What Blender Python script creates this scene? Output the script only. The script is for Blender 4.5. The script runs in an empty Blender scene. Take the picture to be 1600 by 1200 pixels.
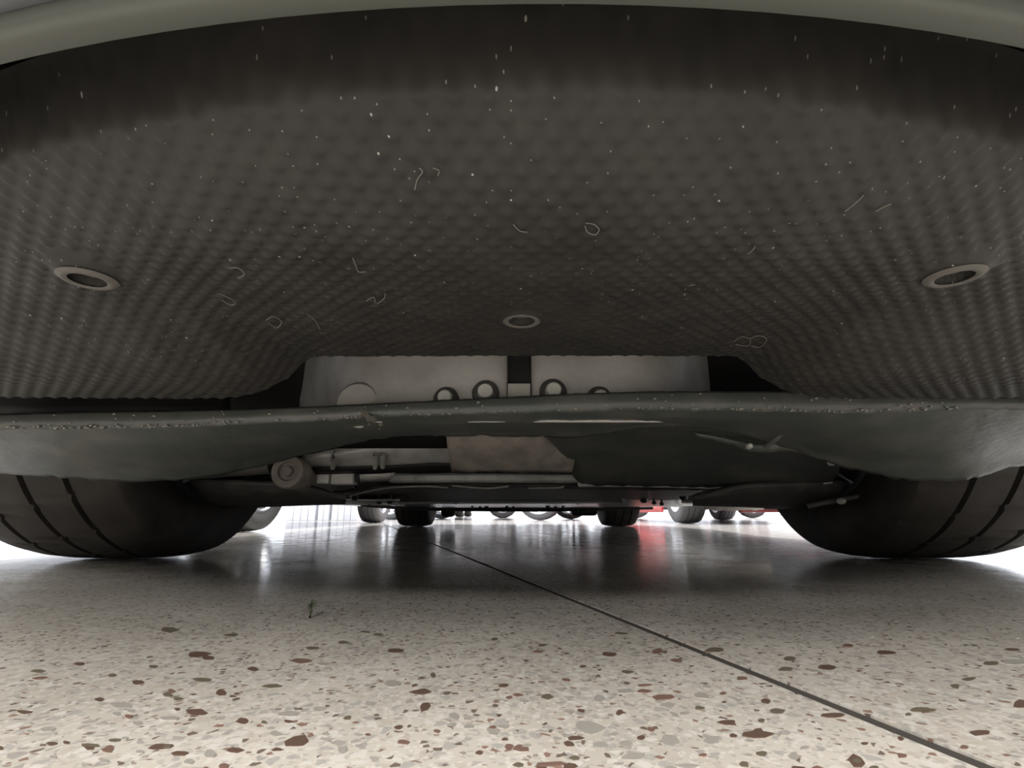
import bpy, bmesh, math, random
import numpy as np
from mathutils import Vector, Matrix
S = bpy.context.scene
C = S.collection
random.seed(5); RNG = np.random.default_rng(5)

# ---------------- camera ----------------
FPX, H, PITCH = 800.0, 0.088, math.radians(14.2)
cd = bpy.data.cameras.new('camera'); cam = bpy.data.objects.new('camera', cd); C.objects.link(cam)
cam.location = (0, 0, H); cam.rotation_euler = (math.pi/2 + PITCH, 0, 0)
cd.sensor_width = 36; cd.lens = 36*FPX/1600; cd.clip_start = 0.01; cd.clip_end = 500
S.camera = cam
# ---------------- world, lights, exposure ----------------
w = bpy.data.worlds.new('world'); S.world = w; w.use_nodes = True
nt = w.node_tree; bg = nt.nodes['Background']
bg.inputs['Color'].default_value = (0.93, 0.97, 1.06, 1); bg.inputs['Strength'].default_value = 3.0
def area(name, loc, target, sx, sy, power, col):
    l = bpy.data.lights.new(name, 'AREA'); l.shape = 'RECTANGLE'; l.size = sx; l.size_y = sy
    l.energy = power; l.color = col
    o = bpy.data.objects.new(name, l); C.objects.link(o); o.location = loc
    o.rotation_euler = (Vector(target)-Vector(loc)).to_track_quat('-Z', 'Y').to_euler()
    return o
area('hall_lamp', (-0.7, -2.4, 2.75), (-.6, -2.3, 0), 2.6, 3.6, 330, (1.0, 0.96, 0.91))
area('far_hall_lamp', (-0.5, -4.3, 2.45), (0, 0.3, 0), 2.4, 0.4, 130, (1.0, 0.96, 0.91))
sl = bpy.data.lights.new('sun', 'SUN'); sl.energy = 4.5; sl.angle = math.radians(6); sl.color = (1, .98, .95)
sun = bpy.data.objects.new('sun', sl); C.objects.link(sun); sun.rotation_euler = (math.radians(-28), math.radians(6), 0)
S.view_settings.view_transform = 'Standard'; S.view_settings.look = 'None'
S.view_settings.gamma = 1; S.view_settings.use_curve_mapping = False; S.view_settings.exposure = 0.0

# ---------------- helpers ----------------
cP, sP = math.cos(PITCH), math.sin(PITCH)
def ray(px, py):
    u = (px-800)/FPX; v = (600-py)/FPX; d = cP - v*sP
    return u/d, (v*cP + sP)/d
def at(px, py, D):
    a, b = ray(px, py); return (a*D, D, H + b*D)
def floor_at(px, py, z=0.0):
    a, b = ray(px, py); D = (z-H)/b; return (a*D, D, z)
def ss(x, a, b):
    t = np.clip((x-a)/(b-a), 0, 1); return t*t*(3-2*t)

def mat(name, col, rough=.6, metal=0., spec=.5, noise=None, bump=None, coat=0.):
    m = bpy.data.materials.new(name); m.use_nodes = True
    n = m.node_tree.nodes; L = m.node_tree.links; p = n['Principled BSDF']
    p.inputs['Base Color'].default_value = (*col, 1); p.inputs['Roughness'].default_value = rough
    p.inputs['Metallic'].default_value = metal; p.inputs['Specular IOR Level'].default_value = spec
    p.inputs['Coat Weight'].default_value = coat
    tc = n.new('ShaderNodeTexCoord')
    if noise:   # (scale, other colour, lo, hi)
        t = n.new('ShaderNodeTexNoise'); t.inputs['Scale'].default_value = noise[0]; t.inputs['Detail'].default_value = 6
        r = n.new('ShaderNodeMapRange'); r.inputs[1].default_value = noise[2]; r.inputs[2].default_value = noise[3]
        mx = n.new('ShaderNodeMix'); mx.data_type = 'RGBA'
        mx.inputs[6].default_value = (*col, 1); mx.inputs[7].default_value = (*noise[1], 1)
        L.new(tc.outputs['Object'], t.inputs['Vector']); L.new(t.outputs['Fac'], r.inputs[0])
        L.new(r.outputs[0], mx.inputs[0]); L.new(mx.outputs[2], p.inputs['Base Color'])
    if bump:
        t = n.new('ShaderNodeTexNoise'); t.inputs['Scale'].default_value = bump[0]; t.inputs['Detail'].default_value = 5
        b = n.new('ShaderNodeBump'); b.inputs['Strength'].default_value = bump[1]; b.inputs['Distance'].default_value = bump[2]
        L.new(tc.outputs['Object'], t.inputs['Vector']); L.new(t.outputs['Fac'], b.inputs['Height']); L.new(b.outputs[0], p.inputs['Normal'])
    return m

def terrazzo():
    m = bpy.data.materials.new('terrazzo'); m.use_nodes = True
    n = m.node_tree.nodes; L = m.node_tree.links; p = n['Principled BSDF']
    tc = n.new('ShaderNodeTexCoord')
    nz = n.new('ShaderNodeTexNoise'); nz.inputs['Scale'].default_value = 260; nz.inputs['Detail'].default_value = 3
    L.new(tc.outputs['Object'], nz.inputs['Vector'])
    sc = n.new('ShaderNodeVectorMath'); sc.operation = 'MULTIPLY_ADD'
    sc.inputs[1].default_value = (.0022, .0022, 0)
    L.new(nz.outputs['Color'], sc.inputs[0]); L.new(tc.outputs['Object'], sc.inputs[2])
    prev = None
    base = n.new('ShaderNodeTexNoise'); base.inputs['Scale'].default_value = 9; base.inputs['Detail'].default_value = 8
    L.new(tc.outputs['Object'], base.inputs['Vector'])
    rb = n.new('ShaderNodeValToRGB'); L.new(base.outputs['Fac'], rb.inputs[0])
    rb.color_ramp.elements[0].position = .3; rb.color_ramp.elements[0].color = (.50, .47, .42, 1)
    rb.color_ramp.elements[1].position = .7; rb.color_ramp.elements[1].color = (.68, .64, .58, 1)
    cur = rb.outputs[0]
    def layer(cur, scale, thr, keep, stops, off, fac):
        mp = n.new('ShaderNodeMapping'); mp.inputs['Location'].default_value = (off, off*1.7, 0)
        L.new(sc.outputs[0], mp.inputs[0])
        v1 = n.new('ShaderNodeTexVoronoi'); v1.voronoi_dimensions = '2D'; v1.inputs['Scale'].default_value = scale
        v2 = n.new('ShaderNodeTexVoronoi'); v2.voronoi_dimensions = '2D'; v2.feature = 'DISTANCE_TO_EDGE'; v2.inputs['Scale'].default_value = scale
        L.new(mp.outputs[0], v1.inputs['Vector']); L.new(mp.outputs[0], v2.inputs['Vector'])
        sp = n.new('ShaderNodeSeparateColor'); L.new(v1.outputs['Color'], sp.inputs[0])
        g = n.new('ShaderNodeMapRange'); g.inputs[1].default_value = thr; g.inputs[2].default_value = thr+.06
        L.new(v2.outputs['Distance'], g.inputs[0])
        k = n.new('ShaderNodeMath'); k.operation = 'LESS_THAN'; k.inputs[1].default_value = keep; L.new(sp.outputs[0], k.inputs[0])
        mu = n.new('ShaderNodeMath'); mu.operation = 'MULTIPLY'; L.new(g.outputs[0], mu.inputs[0]); L.new(k.outputs[0], mu.inputs[1])
        mf = n.new('ShaderNodeMath'); mf.operation = 'MULTIPLY'; mf.inputs[1].default_value = fac; L.new(mu.outputs[0], mf.inputs[0])
        rr = n.new('ShaderNodeValToRGB'); rr.color_ramp.interpolation = 'CONSTANT'; L.new(sp.outputs[1], rr.inputs[0])
        el = rr.color_ramp.elements
        el[0].position = 0; el[0].color = (*stops[0][1], 1); el[1].position = stops[1][0]; el[1].color = (*stops[1][1], 1)
        for s in stops[2:]:
            e = el.new(s[0]); e.color = (*s[1], 1)
        mx = n.new('ShaderNodeMix'); mx.data_type = 'RGBA'
        L.new(mf.outputs[0], mx.inputs[0]); L.new(cur, mx.inputs[6]); L.new(rr.outputs[0], mx.inputs[7])
        return mx.outputs[2]
    cur = layer(cur, 420, .10, .6, [(0, (.72, .69, .64)), (.35, (.44, .42, .39)), (.7, (.60, .54, .46)), (.92, (.25, .19, .15))], .3, .7)
    cur = layer(cur, 170, .14, .5, [(0, (.40, .39, .37)), (.3, (.70, .68, .64)), (.6, (.52, .47, .41)), (.8, (.34, .32, .30))], 3.1, .75)
    cur = layer(cur, 230, .2, .12, [(0, (.14, .10, .08)), (.6, (.25, .15, .11))], 7.7, .9)
    L.new(cur, p.inputs['Base Color'])
    n3 = n.new('ShaderNodeTexNoise'); n3.inputs['Scale'].default_value = 14; n3.inputs['Detail'].default_value = 6
    L.new(tc.outputs['Object'], n3.inputs['Vector'])
    rr = n.new('ShaderNodeMapRange'); rr.inputs[1].default_value = .3; rr.inputs[2].default_value = .7; rr.inputs[3].default_value = .08; rr.inputs[4].default_value = .17
    L.new(n3.outputs['Fac'], rr.inputs[0]); L.new(rr.outputs[0], p.inputs['Roughness'])
    b = n.new('ShaderNodeBump'); b.inputs['Strength'].default_value = .10; b.inputs['Distance'].default_value = .001
    n4 = n.new('ShaderNodeTexNoise'); n4.inputs['Scale'].default_value = 60; n4.inputs['Detail'].default_value = 4
    L.new(tc.outputs['Object'], n4.inputs['Vector']); L.new(n4.outputs['Fac'], b.inputs['Height']); L.new(b.outputs[0], p.inputs['Normal'])
    return m

def tray_mat():
    m = mat('moulded_black_plastic', (.027, .026, .024), .58, 0, .35, (22, (.042, .039, .036), .35, .75))
    n = m.node_tree.nodes; L = m.node_tree.links; p = n['Principled BSDF']
    src = p.inputs['Base Color'].links[0].from_socket
    tc = n.new('ShaderNodeTexCoord')
    for sc_, th, keep, col, off in ((320, .13, .05, (.22, .21, .20), 0), (160, .085, .012, (.45, .43, .41), 5)):
        mp = n.new('ShaderNodeMapping'); mp.inputs['Location'].default_value = (off, 2*off, 0); L.new(tc.outputs['Object'], mp.inputs[0])
        v = n.new('ShaderNodeTexVoronoi'); v.voronoi_dimensions = '2D'; v.inputs['Scale'].default_value = sc_; L.new(mp.outputs[0], v.inputs['Vector'])
        sp = n.new('ShaderNodeSeparateColor'); L.new(v.outputs['Color'], sp.inputs[0])
        a = n.new('ShaderNodeMath'); a.operation = 'LESS_THAN'; a.inputs[1].default_value = th; L.new(v.outputs['Distance'], a.inputs[0])
        k = n.new('ShaderNodeMath'); k.operation = 'LESS_THAN'; k.inputs[1].default_value = keep; L.new(sp.outputs[0], k.inputs[0])
        mu = n.new('ShaderNodeMath'); mu.operation = 'MULTIPLY'; L.new(a.outputs[0], mu.inputs[0]); L.new(k.outputs[0], mu.inputs[1])
        mx = n.new('ShaderNodeMix'); mx.data_type = 'RGBA'; mx.inputs[7].default_value = (*col, 1)
        L.new(mu.outputs[0], mx.inputs[0]); L.new(src, mx.inputs[6]); src = mx.outputs[2]
    L.new(src, p.inputs['Base Color'])
    return m

M = dict(
 terrazzo=terrazzo(), tray=tray_mat(),
 grout=mat('joint_dirt', (.05, .044, .038), .9),
 chip_dark=mat('brown_stone', (.13, .085, .065), .3), chip_red=mat('reddish_stone', (.20, .125, .10), .3),
 chip_grey=mat('grey_stone', (.36, .34, .31), .3), chip_olive=mat('olive_stone', (.15, .13, .095), .3),
 paint=mat('grey_paint', (.20, .21, .23), .35, .3, .5, coat=.4),
 lip=mat('satin_trim', (.060, .066, .056), .45),
 plastic=mat('dusty_green_plastic', (.095, .108, .100), .36, 0, .5, (14, (.17, .165, .15), .45, .75), (90, .3, .002)),
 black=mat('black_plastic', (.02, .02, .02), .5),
 dusty=mat('dusty_shield', (.40, .36, .32), .75, 0, .3, (30, (.24, .22, .20), .4, .7), (120, .4, .002)),
 alu=mat('cast_aluminium', (.74, .72, .69), .5, .15, .5, (18, (.55, .53, .50), .35, .7), (60, .35, .003)),
 bolt=mat('zinc_bolt', (.72, .73, .68), .4, .3),
 steel=mat('galvanised_steel', (.80, .79, .77), .4, .25, .5, (30, (.55, .54, .52), .4, .7)),
 darksteel=mat('underseal', (.08, .076, .072), .5, 0, .5, (25, (.16, .15, .14), .4, .8), (80, .3, .002)),
 pan=mat('painted_floor_pan', (.50, .50, .49), .22, .1, .6),
 rubber=mat('tyre_rubber', (.036, .032, .029), .65, 0, .3, (20, (.060, .054, .048), .35, .75)),
 rubber_grey=mat('pale_tyre_rubber', (.11, .11, .108), .7),  # paler grey, with sunlight on the left neighbour's tyre put into the colour
 rim=mat('silver_rim', (.68, .69, .71), .25, .8), rim_white=mat('pale_rim', (.85, .86, .88), .3, .2),
 rimdark=mat('dark_rim', (.08, .08, .085), .4, .5), disc=mat('brake_steel', (.10, .10, .10), .45, .6),
 glass=mat('dark_glass', (.02, .025, .03), .08), lamp=mat('lamp_lens', (.8, .8, .82), .15),
 red_lens=mat('red_lens', (.5, .02, .02), .15),
 cardark=mat('matt_black_trim', (.03, .03, .03), .6),
 concrete=mat('pale_concrete', (.78, .79, .82), .85, 0, .3, (6, (.68, .69, .72), .4, .7)),
 leaf=mat('dry_leaf', (.05, .06, .035), .8), white_label=mat('pale_plastic', (.62, .60, .56), .6),
)
def paint(name, c): 
    return mat(name, c, .3, .1, .5, coat=.8)

ORG = [Vector((0, 0, 0))]
def mk(name, vs, fs, m, parent=None, smooth=True, world=True, bevel=0):
    me = bpy.data.meshes.new(name)
    if world and parent is not None:
        o0 = ORG[0]; vs = [(v[0]-o0.x, v[1]-o0.y, v[2]-o0.z) for v in vs]
    me.from_pydata([tuple(v) for v in vs], [], [tuple(f) for f in fs]); me.update()
    bm = bmesh.new(); bm.from_mesh(me); bmesh.ops.recalc_face_normals(bm, faces=bm.faces); bm.to_mesh(me); bm.free()
    me.materials.append(m)
    if smooth:
        me.polygons.foreach_set('use_smooth', [True]*len(me.polygons))
        try: me.set_sharp_from_angle(angle=math.radians(42))
        except Exception: pass
    o = bpy.data.objects.new(name, me); C.objects.link(o)
    if parent is not None: o.parent = parent
    if bevel:
        b = o.modifiers.new('bevel', 'BEVEL'); b.width = bevel; b.segments = 2; b.limit_method = 'ANGLE'
    return o
def tag(o, label, cat, group=None):
    o['label'] = label; o['category'] = cat
    if group: o['group'] = group
    return o
def empty(name, loc, rz=0):
    o = bpy.data.objects.new(name, None); C.objects.link(o); o.location = loc; o.rotation_euler = (0, 0, rz); o.empty_display_size = .1
    return o

class MB:
    def __init__(s): s.v = []; s.f = []
    def add(s, vs, fs):
        k = len(s.v); s.v += [tuple(v) for v in vs]; s.f += [tuple(i+k for i in f) for f in fs]; return s
    def box(s, c, d, R=None):
        x, y, z = d[0]/2, d[1]/2, d[2]/2
        vs = [Vector(p) for p in [(-x,-y,-z),(x,-y,-z),(x,y,-z),(-x,y,-z),(-x,-y,z),(x,-y,z),(x,y,z),(-x,y,z)]]
        if R is not None: vs = [R @ v for v in vs]
        return s.add([v+Vector(c) for v in vs], [(0,3,2,1),(4,5,6,7),(0,1,5,4),(1,2,6,5),(2,3,7,6),(3,0,4,7)])
    def tube(s, pts, r, n=10, cap=True):
        pts = [Vector(p) for p in pts]; rs = r if isinstance(r, (list, tuple)) else [r]*len(pts); vs = []; fs = []
        up = Vector((0, 0, 1))
        for i, p in enumerate(pts):
            t = (pts[min(i+1, len(pts)-1)] - pts[max(i-1, 0)]).normalized()
            a = t.cross(up)
            if a.length < .05: a = t.cross(Vector((1, 0, 0)))
            a.normalize(); b = a.cross(t)
            for k in range(n):
                an = 2*math.pi*k/n; vs.append(p + (a*math.cos(an)+b*math.sin(an))*rs[i])
        for i in range(len(pts)-1):
            for k in range(n): fs.append((i*n+k, i*n+(k+1)%n, (i+1)*n+(k+1)%n, (i+1)*n+k))
        if cap: fs.append(tuple(range(n))[::-1]); fs.append(tuple((len(pts)-1)*n+k for k in range(n)))
        return s.add(vs, fs)
    def lathe(s, prof, N, c=(0,0,0), axis='X', close=False):
        """prof: (along axis, radius)"""
        vs = []; m = len(prof)
        for k in range(N):
            a = 2*math.pi*k/N
            for (x, r) in prof:
                if axis == 'X': p = (x, r*math.cos(a), r*math.sin(a))
                elif axis == 'Y': p = (r*math.cos(a), x, r*math.sin(a))
                else: p = (r*math.cos(a), r*math.sin(a), x)
                vs.append((p[0]+c[0], p[1]+c[1], p[2]+c[2]))
        fs = []
        for k in range(N):
            k2 = (k+1) % N
            for j in range(m if close else m-1):
                j2 = (j+1) % m
                fs.append((k*m+j, k*m+j2, k2*m+j2, k2*m+j))
        return s.add(vs, fs)
    def build(s, name, m, parent=None, **kw): return mk(name, s.v, s.f, m, parent, **kw)

def catmull(pts, n):
    """resample a poly of tuples with n points per span (Catmull-Rom)"""
    P = [np.array(p, float) for p in pts]; P = [2*P[0]-P[1]] + P + [2*P[-1]-P[-2]]; out = []
    for i in range(1, len(P)-2):
        for k in range(n):
            t = k/n
            out.append(.5*((2*P[i]) + (-P[i-1]+P[i+1])*t + (2*P[i-1]-5*P[i]+4*P[i+1]-P[i+2])*t*t + (-P[i-1]+3*P[i]-3*P[i+1]+P[i+2])*t**3))
    out.append(P[-2]); return out
def sheet(name, cols, m, parent, thick=.003, nx=6, ny=4, jag=0, smoothx=True, jag_top=0, wob=0, world=True):
    """cols: list of columns, each a list of (px,py,depth) -> a curved panel through those points of space"""
    P = [[at(*p) for p in col] for col in cols]
    cols2 = [catmull(c, ny) if len(c) > 2 else [np.array(c[0])*(1-t)+np.array(c[1])*t for t in np.linspace(0, 1, ny+1)] for c in P]
    rows = list(zip(*cols2))
    rows2 = []
    for r in rows:
        if smoothx and len(r) > 2: rows2.append(catmull(r, nx))
        else:
            o = []
            for a, b in zip(r[:-1], r[1:]): o += [a*(1-t)+b*t for t in np.arange(nx)/nx]
            rows2.append(o+[r[-1]])
    A = np.array(rows2, float)          # rows x columns x 3
    R, K, _ = A.shape
    if jag:
        j = np.cumsum(RNG.normal(0, 1, K)); j -= np.linspace(j[0], j[-1], K); j = j/ (abs(j).max()+1e-6)*.6 + RNG.normal(0, .35, K)
        A[-1, :, 2] += jag*j; A[-2, :, 2] += jag*j*.5
    if jag_top: A[0, :, 2] += jag_top*RNG.normal(0, .5, K)
    if wob: A[:, :, 2] += wob*RNG.normal(0, 1, (R, K))
    vs = A.reshape(-1, 3).tolist()
    fs = [(i*K+k, i*K+k+1, (i+1)*K+k+1, (i+1)*K+k) for i in range(R-1) for k in range(K-1)]
    o = mk(name, vs, fs, m, parent)
    s = o.modifiers.new('solid', 'SOLIDIFY'); s.thickness = thick; s.offset = 0
    return o

# ---------------- floor ----------------
fl = empty('floor', (0, 0, 0)); fl['kind'] = 'structure'
p1 = Vector(floor_at(690, 855)); p2 = Vector(floor_at(1320, 1108))
dv = (p1-p2).normalized(); ang = math.atan2(dv.y, dv.x) - math.pi/2       # joints run along local Y
GAP, SW, SLN = .0085, 2.4, 7.0
bm = bmesh.new()
bmesh.ops.create_grid(bm, x_segments=2, y_segments=2, size=45)
me = bpy.data.meshes.new('joint_bed'); bm.to_mesh(me); bm.free(); me.materials.append(M['grout'])
o = bpy.data.objects.new('joint_bed', me); C.objects.link(o); o.parent = fl; o.location = (0, 0, -.0010)
slab = MB().box((0, 0, -.01), (SW-GAP, SLN-GAP, .02)); slab_me = None
Rz = Matrix.Rotation(ang, 3, 'Z')
for i in range(-7, 7):
    for j in range(-2, 4):
        c = Vector((p2.x, p2.y, 0)) + Rz @ Vector(((i+.5)*SW, (j+.5)*SLN - 1.9, 0))
        if slab_me is None:
            o = slab.build('terrazzo_slab', M['terrazzo'], fl, smooth=False, world=False); slab_me = o.data
        else:
            o = bpy.data.objects.new('terrazzo_slab', slab_me); C.objects.link(o); o.parent = fl
        o.location = c; o.rotation_euler = (0, 0, ang)
def slabbox(name, c, d, m_):
    o = MB().box((0, 0, 0), d).build(name, m_, None, smooth=False); o.location = c; o['kind'] = 'structure'; return o
M['sky_block'] = mat('sky_block_grey', (.30, .29, .27), .9, 0, .3, (3, (.25, .24, .23), .4, .7))
slabbox('sky_block_ceiling', (0, -2.7, 2.95), (11, 7.4, .2), M['sky_block'])  # unseen hall shell, added to keep sky light off the front
slabbox('sky_block_back', (0, -6.3, 1.425), (11, .2, 2.85), M['sky_block'])
slabbox('sky_block_left', (-5.4, -2.7, 1.425), (.2, 7.0, 2.85), M['sky_block'])
slabbox('sky_block_right', (5.4, -2.7, 1.425), (.2, 7.0, 2.85), M['sky_block'])
# stone chips that can be picked apart, ground nearly flush with the floor
chips_a = [(530,288,60,20,'o'),(723,306,45,10,'o'),(620,366,75,20,'d'),(650,377,40,15,'d'),(975,345,45,12,'o'),(1070,328,40,12,'o'),(1240,354,60,16,'d'),(940,385,75,18,'r'),(1010,395,40,12,'g'),
 (790,412,35,14,'d'),(630,445,60,16,'o'),(430,454,45,16,'d'),(852,465,65,14,'o'),(690,485,40,22,'d'),(728,496,25,8,'d'),(523,492,35,16,'o'),(558,504,35,12,'o'),(312,506,35,14,'d'),(75,545,55,14,'d'),
 (617,546,90,24,'d'),(905,551,80,22,'g'),(757,573,45,22,'d'),(825,577,22,12,'o'),(902,575,35,10,'d'),(930,638,85,40,'d'),(733,664,70,20,'d'),(865,663,42,14,'d'),(503,654,85,22,'d'),(285,650,70,16,'o'),
 (360,634,45,12,'o'),(560,676,60,14,'d'),(1315,483,75,20,'d'),(1328,530,42,34,'d'),(1245,594,28,14,'d'),(1225,456,60,24,'g'),(1353,430,20,20,'o'),(1498,673,25,14,'d'),(1575,463,35,12,'d'),
 (1548,526,22,12,'o'),(1560,556,18,10,'d'),(1545,318,30,10,'o'),(1180,303,40,8,'o'),(1140,295,35,8,'o'),(125,440,50,10,'r'),(120,418,55,12,'o'),(247,396,36,14,'d'),(478,404,35,10,'o'),(350,432,30,12,'o'),
 (380,524,90,20,'g'),(530,566,70,16,'g'),(655,676,50,34,'g'),(590,700,40,20,'g'),(100,460,40,10,'g'),(430,580,40,16,'g'),(150,600,60,18,'g'),(1540,605,50,34,'g'),(1420,560,40,24,'g'),(1260,640,50,16,'r'),(1070,665,40,26,'g'),(1590,655,30,26,'r')]
chips_b = [(305,366,55,16,'d'),(360,420,45,12,'o'),(95,337,35,12,'o'),(80,357,35,10,'r'),(415,462,50,8,'r'),(413,480,50,12,'r'),(475,500,85,22,'r'),(110,498,40,20,'o'),(335,548,28,22,'d'),(515,385,45,14,'r'),
 (340,300,45,8,'o'),(455,355,35,20,'r'),(240,592,100,45,'g'),(200,627,70,16,'d'),(278,648,50,24,'g'),(495,632,65,40,'g'),(405,625,30,18,'d'),(435,600,25,14,'r'),(380,685,90,28,'g'),(355,645,55,26,'g'),
 (770,618,110,26,'d'),(672,578,65,18,'d'),(625,632,60,28,'g'),(795,512,35,18,'d'),(780,572,25,12,'o'),(120,710,110,18,'r'),(1075,700,60,44,'d'),(1005,557,80,16,'d'),(985,405,75,20,'d'),(1168,360,65,14,'d'),
 (1280,540,90,18,'o'),(1465,610,80,20,'d'),(1430,442,55,16,'o'),(1385,465,35,18,'o'),(1500,394,60,16,'o'),(1565,350,55,10,'d'),(1575,390,90,18,'g'),(635,352,70,16,'o'),(720,440,40,14,'r'),(855,412,60,16,'o'),
 (870,378,45,16,'o'),(1215,628,22,16,'d'),(1590,520,50,30,'d'),(880,683,40,26,'g'),(30,660,60,24,'r'),(1050,338,40,12,'r'),(830,543,60,18,'o'),(540,550,40,14,'g'),(355,480,50,16,'g'),(270,505,40,26,'g'),(595,495,60,24,'g'),(550,715,90,16,'g')]
cm = dict(d='chip_dark', o='chip_olive', r='chip_red', g='chip_grey')
def chip(px, py, w_, h_, m_):
    zt = random.uniform(.0001, .0004)
    n = random.randint(6, 9); sk = random.uniform(-.25, .25); pts = []
    for k in range(n):
        a = 2*math.pi*(k+random.uniform(-.3, .3))/n; r = random.uniform(.72, 1.08)
        x = w_/2*r*math.cos(a); y = h_/2*r*math.sin(a) + sk*x*h_/w_
        pts.append(Vector(floor_at(px+x, min(py+y, 1300))))
    c = sum(pts, Vector())/n
    vs = [Vector((p.x-c.x, p.y-c.y, zt)) for p in pts] + [Vector((p.x-c.x, p.y-c.y, -.001)) for p in pts]
    fs = [tuple(range(n))] + [(k, (k+1) % n, n+(k+1) % n, n+k) for k in range(n)]
    o = mk('stone_chip', vs, fs, m_, fl, smooth=False, world=False); o.location = (c.x, c.y, 0)
for (cx, cy, a, b, k) in chips_a: chip(cx/2, 840+cy/2, a/2, b/2, M[cm[k]])
for (cx, cy, a, b, k) in chips_b: chip(800+cx/2, 840+cy/2, a/2, b/2, M[cm[k]])
used = 0
while used < 110:
    px = random.uniform(-20, 1620); py = 990 + 225*math.sqrt(random.random())
    s_ = (py-900)/300*random.uniform(8, 22)+3
    chip(px, py, s_, s_*random.uniform(.3, .5), M[random.choice(['chip_dark', 'chip_olive', 'chip_grey', 'chip_grey', 'chip_grey', 'chip_red'])]); used += 1

# small dry leaf scrap standing on the floor
q = Vector(floor_at(484, 966)); mb = MB()
mb.tube([q+Vector((0, 0, .0005)), q+Vector((.0006, 0, .006)), q+Vector((-.0006, 0, .011)), q+Vector((.0012, 0, .0155))], [.0012, .0016, .0012, .0005], 6)
for a, zz in ((.004, .010), (-.0035, .008)):
    mb.add([q+Vector((0, 0, zz-.003)), q+Vector((a, .001, zz)), q+Vector((a*1.1, .002, zz+.004)), q+Vector((0, .001, zz+.002)), q+Vector((a*.5, .0015, zz+.001))], [(0, 1, 4), (1, 2, 4), (2, 3, 4), (3, 0, 4)])
o = mb.build('dry_twig', M['leaf']); tag(o, 'tiny dark dry twig scrap standing on the polished terrazzo floor', 'twig')

# ---------------- wheels ----------------
def tyre_mesh(R, W, rim_r, N, fine):
    """axis X, centred; returns MB"""
    prof = []      # (x, r, tread flag)
    hw = W/2
    side = [(-hw*.72, rim_r-.004), (-hw*.90, rim_r+.006), (-hw*.97, rim_r+(R-rim_r)*.30), (-hw*1.0, rim_r+(R-rim_r)*.52), (-hw*.97, rim_r+(R-rim_r)*.78), (-hw*.90, R-.012)]
    tread = []
    if fine:
        edges = [-hw*.86]
        gw = .010
        gc = [-.44*hw, 0, .44*hw]
        xs = []
        for g in gc: xs += [(g-gw/2-.0004, 0), (g-gw/2+.0012, 1), (g+gw/2-.0012, 1), (g+gw/2+.0004, 0)]
        full = [(-hw*.86, 0), (-hw*.7, 0)] + xs + [(hw*.7, 0), (hw*.86, 0)]
        for x, g in sorted(full): tread.append((x, R-.010*(abs(x)/hw/.86)**4 - (.008 if g else 0), 0 if g else 1))
        prof = [(x, r, 0) for x, r in side] + tread + [(-x, r, 0) for x, r in reversed(side)]
        vs = []; fs = []; m = len(prof)
        for k in range(N):
            a0 = 2*math.pi*k/N
            for (x, r, t) in prof:
                rr = r
                kk = (k + int((x/hw)*9)) % 12
                if t and kk == 0: rr -= .0045
                vs.append((x, rr*math.cos(a0), rr*math.sin(a0)))
        for k in range(N):
            k2 = (k+1) % N
            for j in range(m-1): fs.append((k*m+j, k*m+j+1, k2*m+j+1, k2*m+j))
        return MB().add(vs, fs)
    gc = [-.45*hw, 0, .45*hw]
    for x, g in sorted([(-hw*.86, 0)] + [(g+d, abs(d) < .004) for g in gc for d in (-.0055, -.0035, .0035, .0055)] + [(hw*.86, 0)]):
        tread.append((x, R-.008*(abs(x)/hw/.86)**4-(.007 if g else 0)))
    return MB().lathe(side+tread+[(-x, r) for x, r in reversed(side)], N)
def rim_mesh(rr, W, spokes, twin=False, face=1):
    """outer face towards +X*face"""
    hw = W/2*.92; m = MB()
    m.lathe([(-hw, rr+.008), (-hw, rr-.004), (-hw*.8, rr-.016), (hw*.6, rr-.022), (hw*.9, rr-.006), (hw, rr-.002), (hw, rr+.008), (hw*.9, rr+.006), (hw*.6, rr-.014), (-hw*.8, rr-.008)], 48, close=True)
    xf = hw*.62
    m.lathe([(xf+.012, .001), (xf+.012, .052), (xf+.006, .064), (xf-.035, .07), (xf-.035, .001)], 24)
    for k in range(spokes):
        for off in ((-.14, .14) if twin else (0,)):
            a = 2*math.pi*k/spokes
            R_ = Matrix.Rotation(a, 3, 'X')
            y0, y1 = (.045, rr-.010); w0, w1 = (.014, .011) if twin else (.030, .020)
            s0 = 0.012*np.sign(off) if twin else 0; s1 = off*rr
            vs = []
            for (y, z, hw_, xo) in ((y0, s0, w0, xf+.006), ((y0+y1)/2, (s0+s1)/2, (w0+w1)/2*.9, xf+.012), (y1, s1, w1, hw*.88)):
                vs += [R_ @ Vector(p) for p in ((xo, y, z-hw_), (xo, y, z+hw_), (xo-.024, y, z+hw_*.9), (xo-.024, y, z-hw_*.9))]
            fs = [(0,1,2,3), (8,11,10,9)]
            for b in (0, 4):
                for e in range(4): fs.append((b+e, b+(e+1)%4, b+4+(e+1)%4, b+4+e))
            m.add(vs, fs)
    for k in range(5):
        a = 2*math.pi*(k+.5)/5
        m.lathe([(xf+.012, .009), (xf+.022, .008), (xf+.022, .0005)], 6, c=(0, .033*math.cos(a), .033*math.sin(a)))
    if face < 0: m.v = [(-x, y, z) for x, y, z in m.v]
    return m
CACHE = {}
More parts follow.
